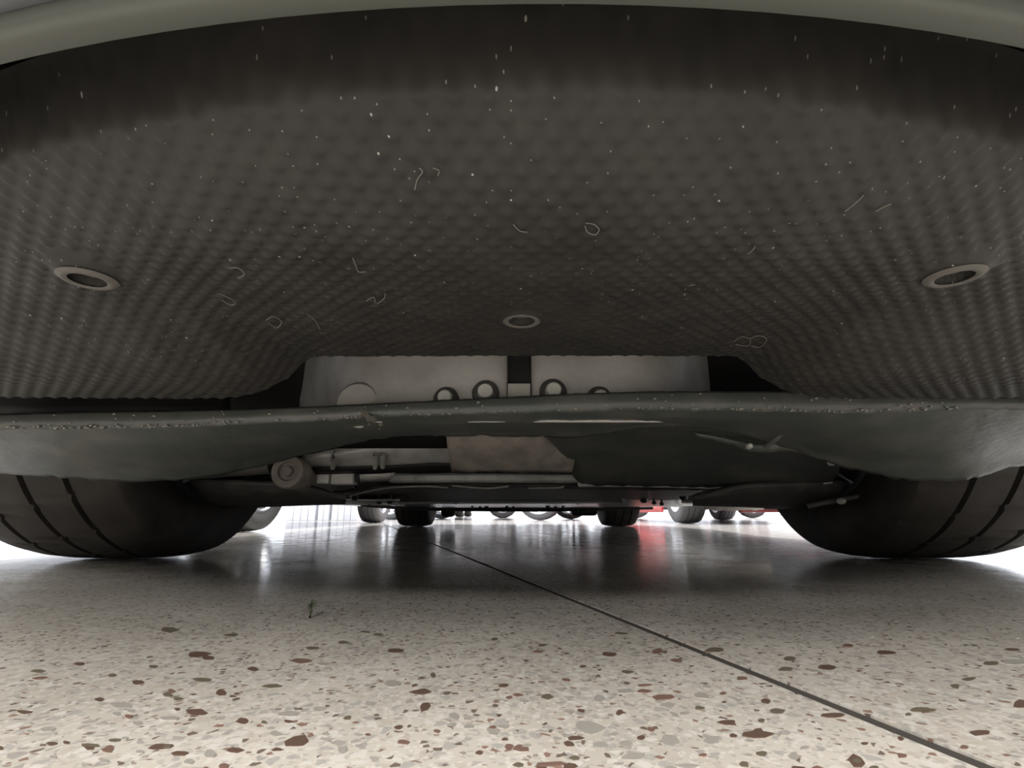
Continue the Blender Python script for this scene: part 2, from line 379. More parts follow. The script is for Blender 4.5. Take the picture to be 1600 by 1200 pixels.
def put_wheel(parent, loc, face, R=.31, W=.2, rr=.2, rim='rim', rub='rubber', fine=False, spokes=5, twin=False, disc=False):
    key = (R, W, rr, fine); k2 = (rr, W, spokes, twin, face, rim)
    if (key, rub) not in CACHE:
        o = tyre_mesh(R, W, rr, 288 if fine else 64, fine).build('tyre', M[rub], parent, world=False); CACHE[(key, rub)] = o.data
    else:
        o = bpy.data.objects.new('tyre', CACHE[(key, rub)]); C.objects.link(o); o.parent = parent
    o.location = loc
    if k2 not in CACHE:
        r = rim_mesh(rr, W, spokes, twin, face).build('rim', M[rim], o, world=False); CACHE[k2] = r.data
    else:
        r = bpy.data.objects.new('rim', CACHE[k2]); C.objects.link(r); r.parent = o
    if disc:
        d = MB().lathe([(-face*.03, .06), (-face*.03, rr*.80), (-face*.018, rr*.80), (-face*.018, .06)], 40, close=True)
        d.lathe([(-face*.075, .001), (-face*.075, .055), (-face*.01, .065), (face*.02, .065)], 20)
        d.build('brake_disc', M['disc'], o, world=False)
        s = MB().lathe([(-face*.045, .04), (-face*.045, rr*.88), (-face*.036, rr*.90), (-face*.036, .04)], 40, close=True)
        s.build('dust_shield', M['darksteel'], o, world=False)
    return o

# ---------------- car shells ----------------
def shell(L, Wd, Ht, wb, fo, R, ny=70, sill=.22, under=True, ytrim=0):
    """hatchback skin, front at -Y; front axle at -L/2+fo. Returns body MB + window list"""
    ys = np.linspace(-L/2+ytrim, L/2, ny); hw = Wd/2
    fa, ra = -L/2+fo, -L/2+fo+wb
    secs = []
    for y in ys:
        t = (y+L/2)/L
        nose = ss(t, 0, .07); tail = 1-ss(t, .95, 1.0)
        wdt = hw*(.80+.20*math.sqrt(max(nose, 0)))*(.88+.12*tail)
        if t < .27: top = .52+.40*ss(t, 0, .08)+.13*ss(t, .05, .27)
        elif t < .43: top = 1.05+(Ht-1.05)*ss(t, .25, .46)*1.0
        elif t < .86: top = Ht-.03*((t-.5)/.4)**2
        else: top = Ht-.03 - (Ht-.98)*ss(t, .84, 1.0)*.85
        belt = min(top-.005, .93+.06*t) if t < .98 else min(top-.005, .9)
        roofw = wdt*(.92 if t < .27 else .92-.18*ss(t, .26, .4)); 
        b = sill+.06*(1-nose)+.10*(1-tail)
        for ax in (fa, ra):
            d = abs(y-ax); rr = R+.055
            if d < rr: b = max(b, R+math.sqrt(rr*rr-d*d))
        b = min(b, belt-.05)
        hb = belt-b
        secs.append([(wdt*.97, y, b), (wdt, y, b+hb*.15), (wdt, y, b+hb*.5), (wdt*.985, y, b+hb*.85), (wdt*.95, y, belt), (roofw+.0, y, top-.04*min(1, (top-belt)*4)), (roofw*.75, y, top), (0, y, top+.01)])
    m = MB(); n = len(secs[0])
    for sgn in (1, -1):
        vs = [(sgn*p[0], p[1], p[2]) for s in secs for p in s]
        fs = [(i*n+k, i*n+k+1, (i+1)*n+k+1, (i+1)*n+k) for i in range(len(secs)-1) for k in range(n-1)]
        m.add(vs, fs)
    for e in (0, len(secs)-1):
        s = secs[e]; vs = [(p[0], p[1], p[2]) for p in s] + [(-p[0], p[1], p[2]) for p in reversed(s)]
        if not (e == 0 and ytrim): m.add(vs, [tuple(range(len(vs)))])
    return m, secs, ys
def car_shell_parts(root, L, Wd, Ht, wb, fo, R, pm, ytrim=0, under=True, sill=.22):
    m, secs, ys = shell(L, Wd, Ht, wb, fo, R, ytrim=ytrim, sill=sill)
    b = m.build('body', pm, root, world=False)
    so = b.modifiers.new('solid', 'SOLIDIFY'); so.thickness = .006; so.offset = -1
    def wins(i0, i1, sgn):
        vs = []; 
        for i in range(i0, i1+1):
            a = Vector(secs[i][4]); c = Vector(secs[i][5])
            for t in (.12, .5, .9):
                p = a.lerp(c, t); p.x += .012; vs.append((sgn*p.x, p.y, p.z))
        n_ = i1-i0
        fs = [(i*3+k, i*3+k+1, i*3+3+k+1, i*3+3+k) for i in range(n_) for k in range(2)]
        o = mk('side_window', vs, fs, M['glass'], root, world=False)
    def idx(t): return int(t*(len(ys)-1))
    for sgn in (1, -1):
        wins(idx(.34), idx(.54), sgn); wins(idx(.56), idx(.76), sgn); wins(idx(.78), idx(.87), sgn)
    for nm, a0, a1 in (('windscreen', .285, .42), ('rear_window', .88, .965)):
        vs = []; I = range(idx(a0), idx(a1)+1)
        for i in I:
            for x in (-.62, -.3, 0, .3, .62):
                s = secs[i][6]; c = secs[i][7]; z = c[2]+(s[2]-c[2])*min(1, abs(x)/max(s[0], .1)); z = z if abs(x) < s[0] else secs[i][5][2]
                vs.append((x*.9, ys[i], z+.012))
        n_ = len(I)-1
        mk(nm, vs, [(i*5+k, i*5+k+1, i*5+5+k+1, i*5+5+k) for i in range(n_) for k in range(4)], M['glass'], root, world=False)
    y0 = -L/2; y1 = L/2
    if not ytrim:
        for sgn in (1, -1):
            MB().box((sgn*Wd*.30, y0+.05, .70), (.30, .14, .12)).build('headlamp', M['lamp'], root, world=False, bevel=.02)
        MB().box((0, y0+.03, .42), (.8, .1, .14)).build('grille', M['cardark'], root, world=False, bevel=.01)
    for sgn in (1, -1):
        MB().box((sgn*Wd*.37, y1-.05, .82), (.16, .14, .22)).build('tail_lamp', M['red_lens'], root, world=False, bevel=.02)
        MB().box((sgn*(Wd/2-.005), y0+L*.36, .95), (.12, .16, .11)).build('door_mirror', pm, root, world=False, bevel=.02)
        MB().box((sgn*(Wd/2-.03), (y0+y1)/2-.05, .20), (.05, wb-.75, .06)).build('sill', M['cardark'] if sill > .2 else pm, root, world=False, bevel=.01)
    if under:
        MB().box((0, 0, .25), (Wd*.68, L*.9, .06)).build('underbody', M['darksteel'], root, world=False)
def make_car(label, group, loc, rz, col, L=4.1, Wd=1.74, Ht=1.5, wb=2.55, fo=.8, R=.31, rim='rim', rub='rubber', twin=False, spokes=5, W=.2, rr=.2, sill=.22):
    root = empty('car', loc, rz); tag(root, label, 'car', group)
    car_shell_parts(root, L, Wd, Ht, wb, fo, R, paint('paint', col), sill=sill)
    for y in (-L/2+fo, -L/2+fo+wb):
        for sgn in (1, -1):
            put_wheel(root, (sgn*(Wd/2-.012-W/2), y, R), sgn, R=R, W=W, rr=rr, rim=rim, rub=rub, twin=twin, spokes=spokes)
    return root
def gnd(px, D): return ray(px, 812)[0]*D
# left neighbour: parallel, its near wheel at D 2.6
Lw = 1.76
make_car('white hatchback parked parallel at left, silver spoked wheel showing past the front tyre', 'parked cars around', (-1.26-Lw/2, 2.62-2.55/2+2.55+.05-.0, 0), 0, (.75, .76, .78), Wd=Lw, wb=2.55, rub='rubber_grey', spokes=5, R=.315, rr=.215)
# right neighbour: parallel, facing away, wheel at D 4.9
redcar = make_car('bright red car parked parallel at right, pale rim and grey tyre showing', 'parked cars around', (1.50+.80, 4.92+1.45, 0), 0, (.90, .012, .012), Wd=1.60, L=3.7, fo=.40, wb=2.55, sill=.10, rim='rim_white', rub='rubber_grey', spokes=7, R=.31, W=.22)
MB().box((0, -1.50, .20), (1.02, .75, .14)).build('skid_plate', M['cardark'], redcar, world=False, bevel=.02)
MB().box((0, -1.86, .37), (1.56, .07, .48)).build('front_bumper', M['cardark'], redcar, world=False, bevel=.03)
# two side-on cars behind
make_car('dark car side-on behind, black tyre with silver rim left of middle', 'parked cars around', (gnd(787, 10.2)-1.275, 10.2+.86, 0), math.pi/2, (.20, .20, .22), wb=2.55, rim='rim', rub='rubber', spokes=5, twin=True)
ax_, ay_ = gnd(841, 7.1), 7.1; bx_, by_ = gnd(607, 8.0), 8.0; dl_ = math.hypot(ax_-bx_, ay_-by_); th_ = math.atan2(ay_-by_, ax_-bx_)
nv = Vector((-math.sin(th_), math.cos(th_), 0))*.85
make_car('pale car angled behind, grey tyre with wide white rim at middle', 'parked cars around', ((ax_+bx_)/2+nv.x, (ay_+by_)/2+nv.y, 0), th_-math.pi/2, (.85, .83, .84), wb=dl_, L=dl_+1.4, fo=.7, rim='rim_white', rub='rubber_grey', spokes=9, rr=.235, R=.32)
make_car('silver blue car side-on, farthest right behind the red car', 'parked cars around', (gnd(1090, 10.6)+0, 10.6+.86, 0), math.pi/2, (.45, .48, .58), wb=2.35, L=3.9, spokes=5, R=.31)
make_car('pinkish silver car end-on far behind, between rear tyre and grey blocks', 'parked cars around', (gnd(669, 13.0), 13.9+.8, 0), 0, (.62, .55, .56), wb=2.5, R=.31, W=.22, Wd=1.70)
# concrete blocks and post
for i, (a, b, D) in enumerate(((452, 497, 7.0), (501, 518, 7.0), (522, 561, 7.0))):
    x0, x1 = gnd(a, D), gnd(b, D)
    mb = MB(); wd = x1-x0; n = 4 if wd > .25 else 2
    for k in range(n): mb.box((0+(-wd/2+wd*(k+.5)/n), 0, .30), (wd/n*.96, .24, .60))
    mb.box((0, .01, .30), (wd*.94, .22, .59)); mb.box((0, .01, .61), (wd*.98, .27, .035))
    o = mb.build('concrete_block', M['concrete'], None, smooth=False, bevel=.006); o.location = ((x0+x1)/2, D, 0)
    tag(o, ['pale grey ribbed concrete block, leftmost of the row far behind', 'narrow pale concrete block in the middle of the far row', 'pale grey ribbed concrete block, rightmost of the far row'][i], 'block', 'concrete blocks in a row')
mb = MB().tube([(0, 0, 0), (0, 0, .75)], .045, 14); mb.lathe([(0, .075), (.02, .075), (.03, .05)], 14, axis='Z'); mb.lathe([(.745, .046), (.775, .03), (.78, .001)], 14, axis='Z')
o = mb.build('bollard', M['cardark']); o.location = (gnd(588, 7.1), 7.1, 0); tag(o, 'black bollard standing right of the pale blocks', 'bollard')
mb = MB().box((0, 0, .22), (.13, .16, .44)); mb.box((0, 0, .45), (.17, .20, .03))
o = mb.build('planter_box', M['concrete'], None, smooth=False, bevel=.01); o.location = (gnd(573, 6.75), 6.75, 0); tag(o, 'white square box standing between concrete blocks and bollard', 'box')

# ================= the car overhead =================
CX = .012
ORG[0] = Vector((CX, 2.4, 0))
car = empty('car', ORG[0]); tag(car, 'grey car parked overhead, filling the view from beneath its front bumper', 'car')
AXF, AXR, R0, W0 = 1.11, 3.78, .335, .325
XC = .803
PX = 0.
for y in (AXF, AXR):
    for sgn in (1, -1):
        put_wheel(car, (sgn*(XC if y == AXF else .717)+(0 if y == AXF else .022), y-2.4, R0), sgn, R=R0, W=(W0 if y == AXF else .235), rr=.215, rim='rimdark', rub='rubber', fine=True, spokes=5, disc=True)
# outer skin from just behind the nose (car local: front at Y -2.3)
m_, secs, ys_ = None, None, None
sh = empty('_tmp', (0, 0, 0)); bpy.data.objects.remove(sh)
def own_shell():
    L = 4.36; y_c = .14+L/2     # world centre
    m, secs, ys = shell(L, 2.02, 1.62, AXR-AXF, AXF-.14, R0, sill=.15, ytrim=.16)
    m.v = [(x+CX, y+y_c, z) for x, y, z in m.v]
    b = m.build('body', M['paint'], car)
    so = b.modifiers.new('solid', 'SOLIDIFY'); so.thickness = .006; so.offset = -1
own_shell()
MB().box((CX, 4.40, .285), (1.62, .10, .25)).build('added_rear_valance', M['cardark'], car, bevel=.03)  # unseen low valance, added to block sky reflections in the floor
# bumper: profile swept along its curved plan
def curveD(X): return .125+.60*X*X if abs(X) < .5 else .275+.60*(abs(X)-.5)+1.6*(abs(X)-.5)**2
def sweep(name, prof, m, X1=.86, n=90, thick=.003, par=car):
    xs = np.linspace(-X1, X1, n); vs = []
    for X in xs:
        for (d, z) in prof: vs.append((X+CX, curveD(X)+d, z))
    k = len(prof)
    fs = [(i*k+j, i*k+j+1, (i+1)*k+j+1, (i+1)*k+j) for i in range(n-1) for j in range(k-1)]
    o = mk(name, vs, fs, m, par); s = o.modifiers.new('solid', 'SOLIDIFY'); s.thickness = thick; s.offset = 0
    return o
sweep('bumper_lip', [(.0, .268), (.0, .2445), (-.0012, .242), (-.005, .242), (-.0072, .2435), (-.009, .249)], M['lip'])
sweep('front_bumper', [(-.0098, .2500), (-.020, .2545), (-.032, .262), (-.046, .285), (-.055, .33), (-.055, .42), (-.045, .52), (-.01, .60), (.06, .68), (.20, .80), (.34, .92)], M['paint'])
sweep('bumper_groove', [(-.0090, .2475), (-.0094, .2535), (-.0098, .2505)], M['black'], thick=.001)
# front undertray with moulded diamond relief
def tray_base(X, Y):
    aX = np.abs(X)
    c = np.vectorize(curveD)(X)
    z = .235 + .052*(1-ss(Y-c, .0, .15))**1.3 + .03*(1-ss(Y-c, .040, .060))
    Yr = np.interp(aX, [.19, .205, .225, .25, .30, .6], [.50, .455, .37, .325, .31, .31])
    k = .036*ss(Y-Yr, 0, .14)*ss(aX, .16, .30)
    return z-k, c
BOLTS = [(138, 432), (815, 497), (1490, 428)]
bp = []
for (px, py) in BOLTS:
    a, b = ray(px, py); D = (.235-H)/b; bp.append((a*D, D))
def build_tray():
    nx, ny = 680, 200
    X = np.linspace(-.70, .70, nx)[None, :].repeat(ny, 0)
    t = np.linspace(0, 1, ny)[:, None]
    _, c = tray_base(X, X)
    Yend = .470 + .02*ss(np.abs(X), .19, .26)
    Y = (c+.042)*(1-t) + Yend.clip(min=0)*t if False else None
    st = c+.042; en = np.maximum(Yend, st+.12)
    Y = st*(1-t)+en*t
    Xw = X+CX
    z, _ = tray_base(X, Y)
    p = .0105
    u = (X+Y)/p*math.pi*2/1.0; v = (X-Y)/p*math.pi*2/1.0
    rel = (np.cos(u*.7071)*.5+.5)*(np.cos(v*.7071)*.5+.5)
    fade = 1 - .55*np.exp(-((X/.10)**2+((Y-.33)/.14)**2))
    z = z - .0023*(1-.25*ss(Y, .24, .40))*rel*fade*ss(t*1.0+0*X, 0, .02)
    z += .0012*np.sin(X*9+1)*np.sin(Y*14)
    for (bx, by) in bp:
        r = np.hypot(Xw-bx, Y-by)
        f = 1-ss(r, .017, .024)
        z = z*(1-f) + (tray_base(np.array([bx-CX]), np.array([by]))[0][0]-.0012)*f
        z = z + .014*(1-ss(r, .0100, .0122))
        z = z - .0022*np.exp(-((r-.0135)/.0028)**2)
    vs = np.stack([Xw, Y, z], -1).reshape(-1, 3)
    i = np.arange(ny-1)[:, None]*nx + np.arange(nx-1)[None, :]
    fs = np.stack([i, i+1, i+nx+1, i+nx], -1).reshape(-1, 4)
    vs = vs - np.array(ORG[0])
    me = bpy.data.meshes.new('front_undertray'); me.from_pydata(vs.tolist(), [], fs.tolist()); me.update()
    me.polygons.foreach_set('use_smooth', [True]*len(me.polygons)); me.materials.append(M['tray'])
    o = bpy.data.objects.new('front_undertray', me); C.objects.link(o); o.parent = car
    # rear return flange
    col = []
    k = []
    for q in range(0, nx, 6): 
        a = vs[(ny-1)*nx+q]; col.append((a[0], a[1], a[2])); k.append((a[0], a[1]+.001, a[2]+.02))
    n_ = len(col)
    mk('rear_flange', col+k, [(j, j+1, n_+j+1, n_+j) for j in range(n_-1)], M['black'], o, world=False)
    return o
tray = build_tray()
M['worn'] = mat('worn_plastic', (.125, .118, .108), .6)
for (bx, by) in bp:
    z0 = .2350
    b = MB().lathe([(z0-.0028, .0102), (z0-.0036, .0118), (z0-.0034, .0140), (z0-.0016, .0165)], 28, c=(bx, by, 0), axis='Z')
    b.build('worn_rim', M['worn'], tray)
    b = MB().lathe([(z0+.008, .0075), (z0+.0035, .0072), (z0+.0025, .0062), (z0+.0025, .003), (z0+.004, .0025), (z0+.004, .0002)], 18, c=(bx, by+.001, 0), axis='Z')
    b.build('bolt', M['darksteel'], tray)
# curled scuffs and mud rings on the tray
mb = MB()
def tz(x, y): return float(tray_base(np.array([x-CX]), np.array([y]))[0][0])-.0016
def tray_at(px, py):
    a, b = ray(px, py); D = (.235-H)/b
    for _ in range(12): D = (tz(a*D, D)-H)/b
    return Vector((a*D, D, tz(a*D, D)-.0003))
for (pts) in [[(358,418),(372,418),(382,428),(372,434)], [(340,458),(352,462),(368,472),(360,476),(346,468)], [(416,500),(426,494),(440,502),(432,512),(420,504)],
              [(551,402),(556,414),(560,424),(572,424)], [(572,470),(584,464),(588,474),(600,466),(602,458)], [(915,348),(928,350),(936,358),(930,366),(918,362),(914,352)],
              [(1145,534),(1158,526),(1172,530),(1168,540),(1150,538)], [(1172,528),(1186,524),(1198,530),(1188,542),(1174,540)], [(1070,452),(1076,446),(1086,444)],
              [(1168,396),(1176,390),(1180,384)], [(655,262),(660,268),(652,280),(648,296)], [(676,262),(686,266),(684,274)], [(802,350),(812,360),(824,362)],
              [(480,490),(492,500),(500,514)], [(1320,330),(1330,322),(1342,312),(1350,304)], [(1368,330),(1378,324),(1392,318)]]:
    P = [tray_at(*p) for p in catmull(pts, 4)]
    mb.tube(P, .00028, 5)
o = mb.build('dried_mud_marks', mat('dried_mud', (.20, .19, .17), .9), tray); o['kind'] = 'stuff'

# black backing sheets standing in for the dark void behind the tray
sheet('dark_backing', [[(x, 470, .78), (x, 600, .84), (x, 700, .92)] for x in (-250, 300, 800, 1300, 1850)], M['black'], car)
MB().box((CX, 1.9, .50), (1.2, 3.2, .02)).build('dark_filler', M['black'], car)  # black filler plane so the gaps overhead read as dark
for (yy) in (AXF, AXR):
    for sgn in (1, -1):
        mb = MB(); n = 24; vs = []
        for k in range(n+1):
            a = math.pi*(k/n)*1.10 - .05*math.pi
            for x in (.60, .985): vs.append((CX+sgn*x, yy+(R0+.05)*math.cos(a), R0+(R0+.05)*math.sin(a)))
        mb.add(vs, [(2*k, 2*k+1, 2*k+3, 2*k+2) for k in range(n)])
        mb.build('wheel_arch_liner', M['black'], car)

for sg in (-1, 1):
    sheet('dark_backing', [[(800+sg*x, 560, D), (800+sg*x, 610, D), (800+sg*x, 655, D)] for x, D in ((440, .74), (560, .70), (750, .68), (1100, .66))], M['black'], car, ny=2)  # black backing in the side gaps, in place of deep shade
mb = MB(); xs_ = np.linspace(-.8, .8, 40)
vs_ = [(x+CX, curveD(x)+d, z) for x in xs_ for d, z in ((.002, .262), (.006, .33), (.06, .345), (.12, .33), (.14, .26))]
mb.add(vs_, [(i*5+j, i*5+j+1, i*5+6+j, i*5+5+j) for i in range(39) for j in range(4)]); mb.build('recess_shade_backing', M['black'], car)  # shade of the recess behind the lip, put in as a black sheet
# aluminium subframe seen over the cover lip, two castings with a slot between
def col3(x, y0, y1, D): return [(x, y0, D), (x, (y0+y1)/2, D-.004), (x, y1, D-.012)]
sheet('subframe', [[(470, 548, .86), (470, 600, .86), (470, 660, .85)], [(500, 548, .76), (500, 600, .755), (500, 660, .75)], [(560, 546, .675), (560, 590, .665), (560, 660, .65)], [(640, 546, .662), (640, 590, .662), (640, 660, .65)],
      [(720, 546, .66), (720, 590, .655), (720, 660, .648)], [(785, 546, .66), (785, 590, .653), (785, 660, .648)], [(789, 546, .68), (789, 590, .675), (789, 660, .67)]], M['alu'], car, thick=.004, nx=5, ny=5)
sheet('subframe', [[(834, 546, .68), (834, 590, .675), (834, 660, .67)], [(838, 546, .66), (838, 590, .653), (838, 660, .648)], [(900, 546, .66), (900, 590, .655), (900, 660, .648)], [(980, 546, .663), (980, 590, .66), (980, 660, .65)],
      [(1050, 546, .69), (1050, 590, .685), (1050, 660, .675)], [(1095, 548, .78), (1095, 600, .775), (1095, 660, .77)], [(1120, 548, .95), (1120, 600, .95), (1120, 660, .94)]], M['alu'], car, thick=.004, nx=5, ny=5)
for (px, py, r) in ((697, 624, .0125), (759, 615, .0135), (864, 613, .0135), (936, 624, .013)):
    p = at(px, py, .645)
    b = MB().lathe([(.010, .0001), (.010, r*1.30), (.002, r*1.30), (-.001, r*1.12), (-.002, r*.82)], 24, c=(p[0], p[1]-.004, p[2]), axis='Y')
    b.build('bolt_washer', M['darksteel'], car)
    b = MB().lathe([(.0, r*.80), (-.010, r*.78), (-.013, r*.66), (-.013, .0001)], 12, c=(p[0], p[1]-.004, p[2]), axis='Y')
    b.build('bolt', M['bolt'], car)
# rounded boss on the left casting
p = at(560, 632, .655); MB().lathe([(.02, .030), (.0, .030), (-.006, .026), (-.008, .012), (-.008, .0001)], 28, c=p, axis='Y').build('casting_boss', M['alu'], car)
p = at(811, 612, .655); MB().box((p[0], p[1], p[2]), (.030, .012, .020)).build('mount_block', M['white_label'], car, bevel=.0015)
p = at(811, 612, .665); MB().box((p[0], p[1]+.03, p[2]+.016), (.05, .05, .075)).build('slot_box', M['black'], car)

# engine undercover: front lip and side lobes sweeping down ahead of the tyres
TOP = [(-160,652),(0,648),(120,645),(260,643),(380,640),(500,636),(600,631),(700,626),(800,621),(900,616),(1000,613),(1100,612),(1200,612),(1300,612),(1400,613),(1500,615),(1600,617),(1760,622)]
LB  = [676, 671, 670, 668, 662, 657, 651, 648, 645, 642, 640, 641, 642, 645, 643, 640, 640, 645]
BOT = [(725,.74),(738,.76),(748,.775),(752,.79),(735,.80),(705,.78),(684,.74),(680,.72),(680,.72),(682,.72),(668,.69),(668,.69),(690,.74),(724,.79),(747,.79),(750,.775),(726,.755),(700,.73)]
cols = []
for (x, y), lb, (yb, Db) in zip(TOP, LB, BOT):
    d0 = .60-.04*((x-800)/900)**2
    cols.append([(x, y, d0), (x, (y+lb)/2, d0-.004), (x, lb, d0-.001)])
lipo = sheet('engine_undercover', [[c[0], c[1], c[2]] for c in cols], M['plastic'], car, thick=.003, nx=12, ny=3, jag=.0022, jag_top=.0004)
cols2 = []
for (x, y), lb, (yb, Db) in zip(TOP, LB, BOT):
    d0 = .60-.04*((x-800)/900)**2
    cols2.append([(x, lb-13, d0+.010), (x, lb+(yb-lb)*.35, d0+(Db-d0)*.4), (x, lb+(yb-lb)*.75, d0+(Db-d0)*.8), (x, yb, Db)])
sheet('cover_skirt', cols2, M['plastic'], lipo, thick=.003, nx=10, ny=5, jag=.0025, wob=.0004)
# second cover panel, hanging lower at right of centre
sheet('splash_panel', [[(845, 672, .76), (850, 680, .82), (872, 692, .87)], [(900, 666, .745), (895, 705, .86), (905, 752, 1.0)], [(960, 661, .74), (960, 705, .88), (965, 758, 1.05)],
      [(1060, 663, .75), (1060, 705, .90), (1060, 760, 1.08)], [(1150, 676, .77), (1150, 712, .92), (1150, 760, 1.08)], [(1230, 697, .78), (1230, 725, .94), (1230, 756, 1.06)], [(1312, 722, .84), (1310, 738, .96), (1300, 752, 1.04)]],
      M['plastic'], car, thick=.003, nx=10, ny=6, jag=.0012, wob=.0004)
mb = MB(); mb.tube([at(x, y, D) for x, y, D in catmull([(905,757,1.01),(960,757,1.055),(1060,759,1.085),(1150,761,1.085),(1235,759,1.07),(1300,752,1.045)], 6)], .0045, 8)
mb.build('edge_highlight_roll', M['steel'], car)  # pale tube stands in for the highlight on the panel edge
# frayed strips / folded flap at the right seam
sheet('torn_flap', [[(1085, 676, .73), (1090, 684, .735)], [(1130, 684, .73), (1130, 692, .735)], [(1180, 694, .74), (1178, 706, .745)], [(1230, 692, .75), (1232, 706, .76)], [(1285, 706, .78), (1290, 716, .79)], [(1325, 722, .82), (1328, 726, .82)]], M['plastic'], car, thick=.002, nx=8, ny=2, jag=.002)
mb = MB().tube([at(1195, 700, .728), at(1230, 672, .70), at(1290, 652, .66)], [.004, .003, .0015], 7); mb.build('seam_fold', M['plastic'], car)
p = at(1171, 697, .725); MB().lathe([(.003, .0045), (-.003, .004), (-.0045, .0025), (-.0045, .0001)], 12, c=p, axis='Y').build('clip', M['bolt'], car)
# brown dusty shield hanging in the middle
sheet('heat_shield', [[(697, 672, .86), (700, 700, .88), (706, 736, .93)], [(760, 672, .84), (760, 700, .86), (762, 737, .92)], [(830, 672, .84), (830, 700, .86), (834, 737, .92)], [(905, 672, .86), (900, 705, .88), (893, 738, .93)]], M['dusty'], car, thick=.004, nx=8, ny=6, wob=.0006)
# gearbox casting with ribs at left of centre
sheet('gearbox_casting', [[(470, 700, 1.02), (472, 716, 1.0), (476, 732, 1.03)], [(530, 686, 1.0), (530, 708, .97), (532, 731, 1.01)], [(590, 676, .98), (590, 700, .95), (592, 729, 1.0)], [(650, 670, .97), (650, 698, .95), (652, 727, 1.0)], [(715, 668, .97), (715, 698, .96), (715, 727, 1.0)]], M['steel'], car, thick=.004, nx=6, ny=6)
for x0, y0, y1 in ((586, 692, 731), (598, 692, 730), (520, 706, 731)):
    MB().tube([at(x0, y0, .965), at(x0, (y0+y1)/2, .948), at(x0, y1, .99)], .0045, 8).build('casting_rib', M['steel'], car)
mb = MB().tube([at(x, y, .93) for x, y in catmull([(578, 697), (600, 698), (622, 696), (636, 689)], 5)], [.0022]*16, 8); mb.build('sensor_cable', M['white_label'], car)
sheet('cable_tray', [[(482, 731, 1.0), (482, 741, 1.02)], [(600, 729, .99), (600, 738, 1.02)], [(710, 725, .98), (712, 738, 1.02)], [(900, 735, 1.0), (900, 740, 1.02)]], M['black'], car, nx=4, ny=2)
sheet('sky_gap_backing', [[(440, 740, 1.7), (440, 788, 1.75)], [(640, 740, 1.7), (640, 784, 1.75)]], M['darksteel'], car, ny=2)  # backing sheet added to close a gap where sky showed through
# round bush in the left arm and small brackets
p = at(452, 737, .97)
MB().lathe([(.06, .030), (-.004, .032), (-.010, .029), (-.010, .018), (-.004, .016), (-.004, .010), (-.012, .009), (-.012, .0001)], 32, c=p, axis='Y').build('rubber_bush', M['dusty'], car)
MB().tube([at(100, 742, 1.02), at(300, 735, 1.0), at(425, 727, .985)], [.02, .018, .016], 12).build('anti_roll_bar', M['darksteel'], car)
for i, (x0, x1, y0, y1, m__) in enumerate(((481, 491, 730, 750, 'dusty'), (495, 513, 734, 756, 'steel'), (517, 552, 737, 757, 'alu'), (556, 562, 738, 754, 'black'))):
    a = at(x0, y0, 1.03); b = at(x1, y1, 1.03)
    MB().box(((a[0]+b[0])/2, 1.045, (a[2]+b[2])/2), (b[0]-a[0], .03, a[2]-b[2])).build('mounting_bracket', M[m__], car, bevel=.003)
sheet('bracket_plate', [[(562, 742, 1.0), (563, 752, 1.02)], [(604, 740, 1.0), (604, 751, 1.02)], [(618, 738, 1.02), (612, 744, 1.02)]], M['steel'], car, nx=4, ny=2)
# crossmember: pale flat beam
a = at(606, 739, 1.25); b = at(912, 754, 1.25)
MB().box(((a[0]+b[0])/2, 1.28, (a[2]+b[2])/2), (b[0]-a[0], .06, a[2]-b[2])).build('crossmember', M['steel'], car, bevel=.006)
# lower suspension arms (dark wedges reaching to the wheels)
def arm(sgn):
    pts_t = [(300, 748, 1.06), (400, 752, 1.04), (470, 757, 1.05), (540, 776, 1.10)]
    pts_b = [(300, 792, 1.16), (400, 789, 1.15), (470, 786, 1.15), (540, 784, 1.16)]
    cols = [[t, ((t[0]+b[0])/2, (t[1]+b[1])/2-2, (t[2]+b[2])/2-.03), b] for t, b in zip(pts_t, pts_b)]
    if sgn > 0: cols = [[(1622-c[0], c[1]+2, c[2]) for c in col] for col in cols]
    sheet('lower_arm', cols, M['darksteel'], car, thick=.012, nx=6, ny=4)
arm(-1); arm(1)
MB().tube([at(1262, 791, 1.02), at(1345, 775, 1.0), at(1425, 757, .985)], [.005, .0055, .004], 10).build('tie_rod', M['darksteel'], car)
for (x, y, D) in ((1315, 783, .99), (1402, 764, .975)):
    MB().lathe([(.006, .006), (-.004, .006), (-.008, .003), (-.008, .0001)], 12, c=at(x, y, D), axis='Y').build('rod_clamp', M['bolt'], car)
# long centre undershield
sheet('centre_undershield', [[(520, 770, 1.30), (520, 778, 1.8), (535, 783, 2.3)], [(600, 760, 1.28), (600, 774, 1.8), (620, 785, 2.4)], [(720, 758, 1.28), (720, 773, 1.8), (722, 784, 2.4)], [(860, 759, 1.28), (860, 773, 1.8), (858, 784, 2.4)], [(960, 762, 1.28), (955, 774, 1.8), (945, 784, 2.4)], [(1100, 763, 1.30), (1080, 772, 1.6), (1060, 780, 2.0)]],
      M['darksteel'], car, thick=.006, nx=8, ny=6, wob=.0008)
for xs in ([(545, 775), (600, 763), (660, 760), (700, 762)], [(706, 759), (760, 763), (795, 760)], [(826, 763), (875, 762), (880, 759)], [(905, 760), (930, 759)]):
    MB().tube([at(x, y, 1.262) for x, y in catmull(xs, 4)], .0022, 6).build('shield_edge', M['steel'], car)
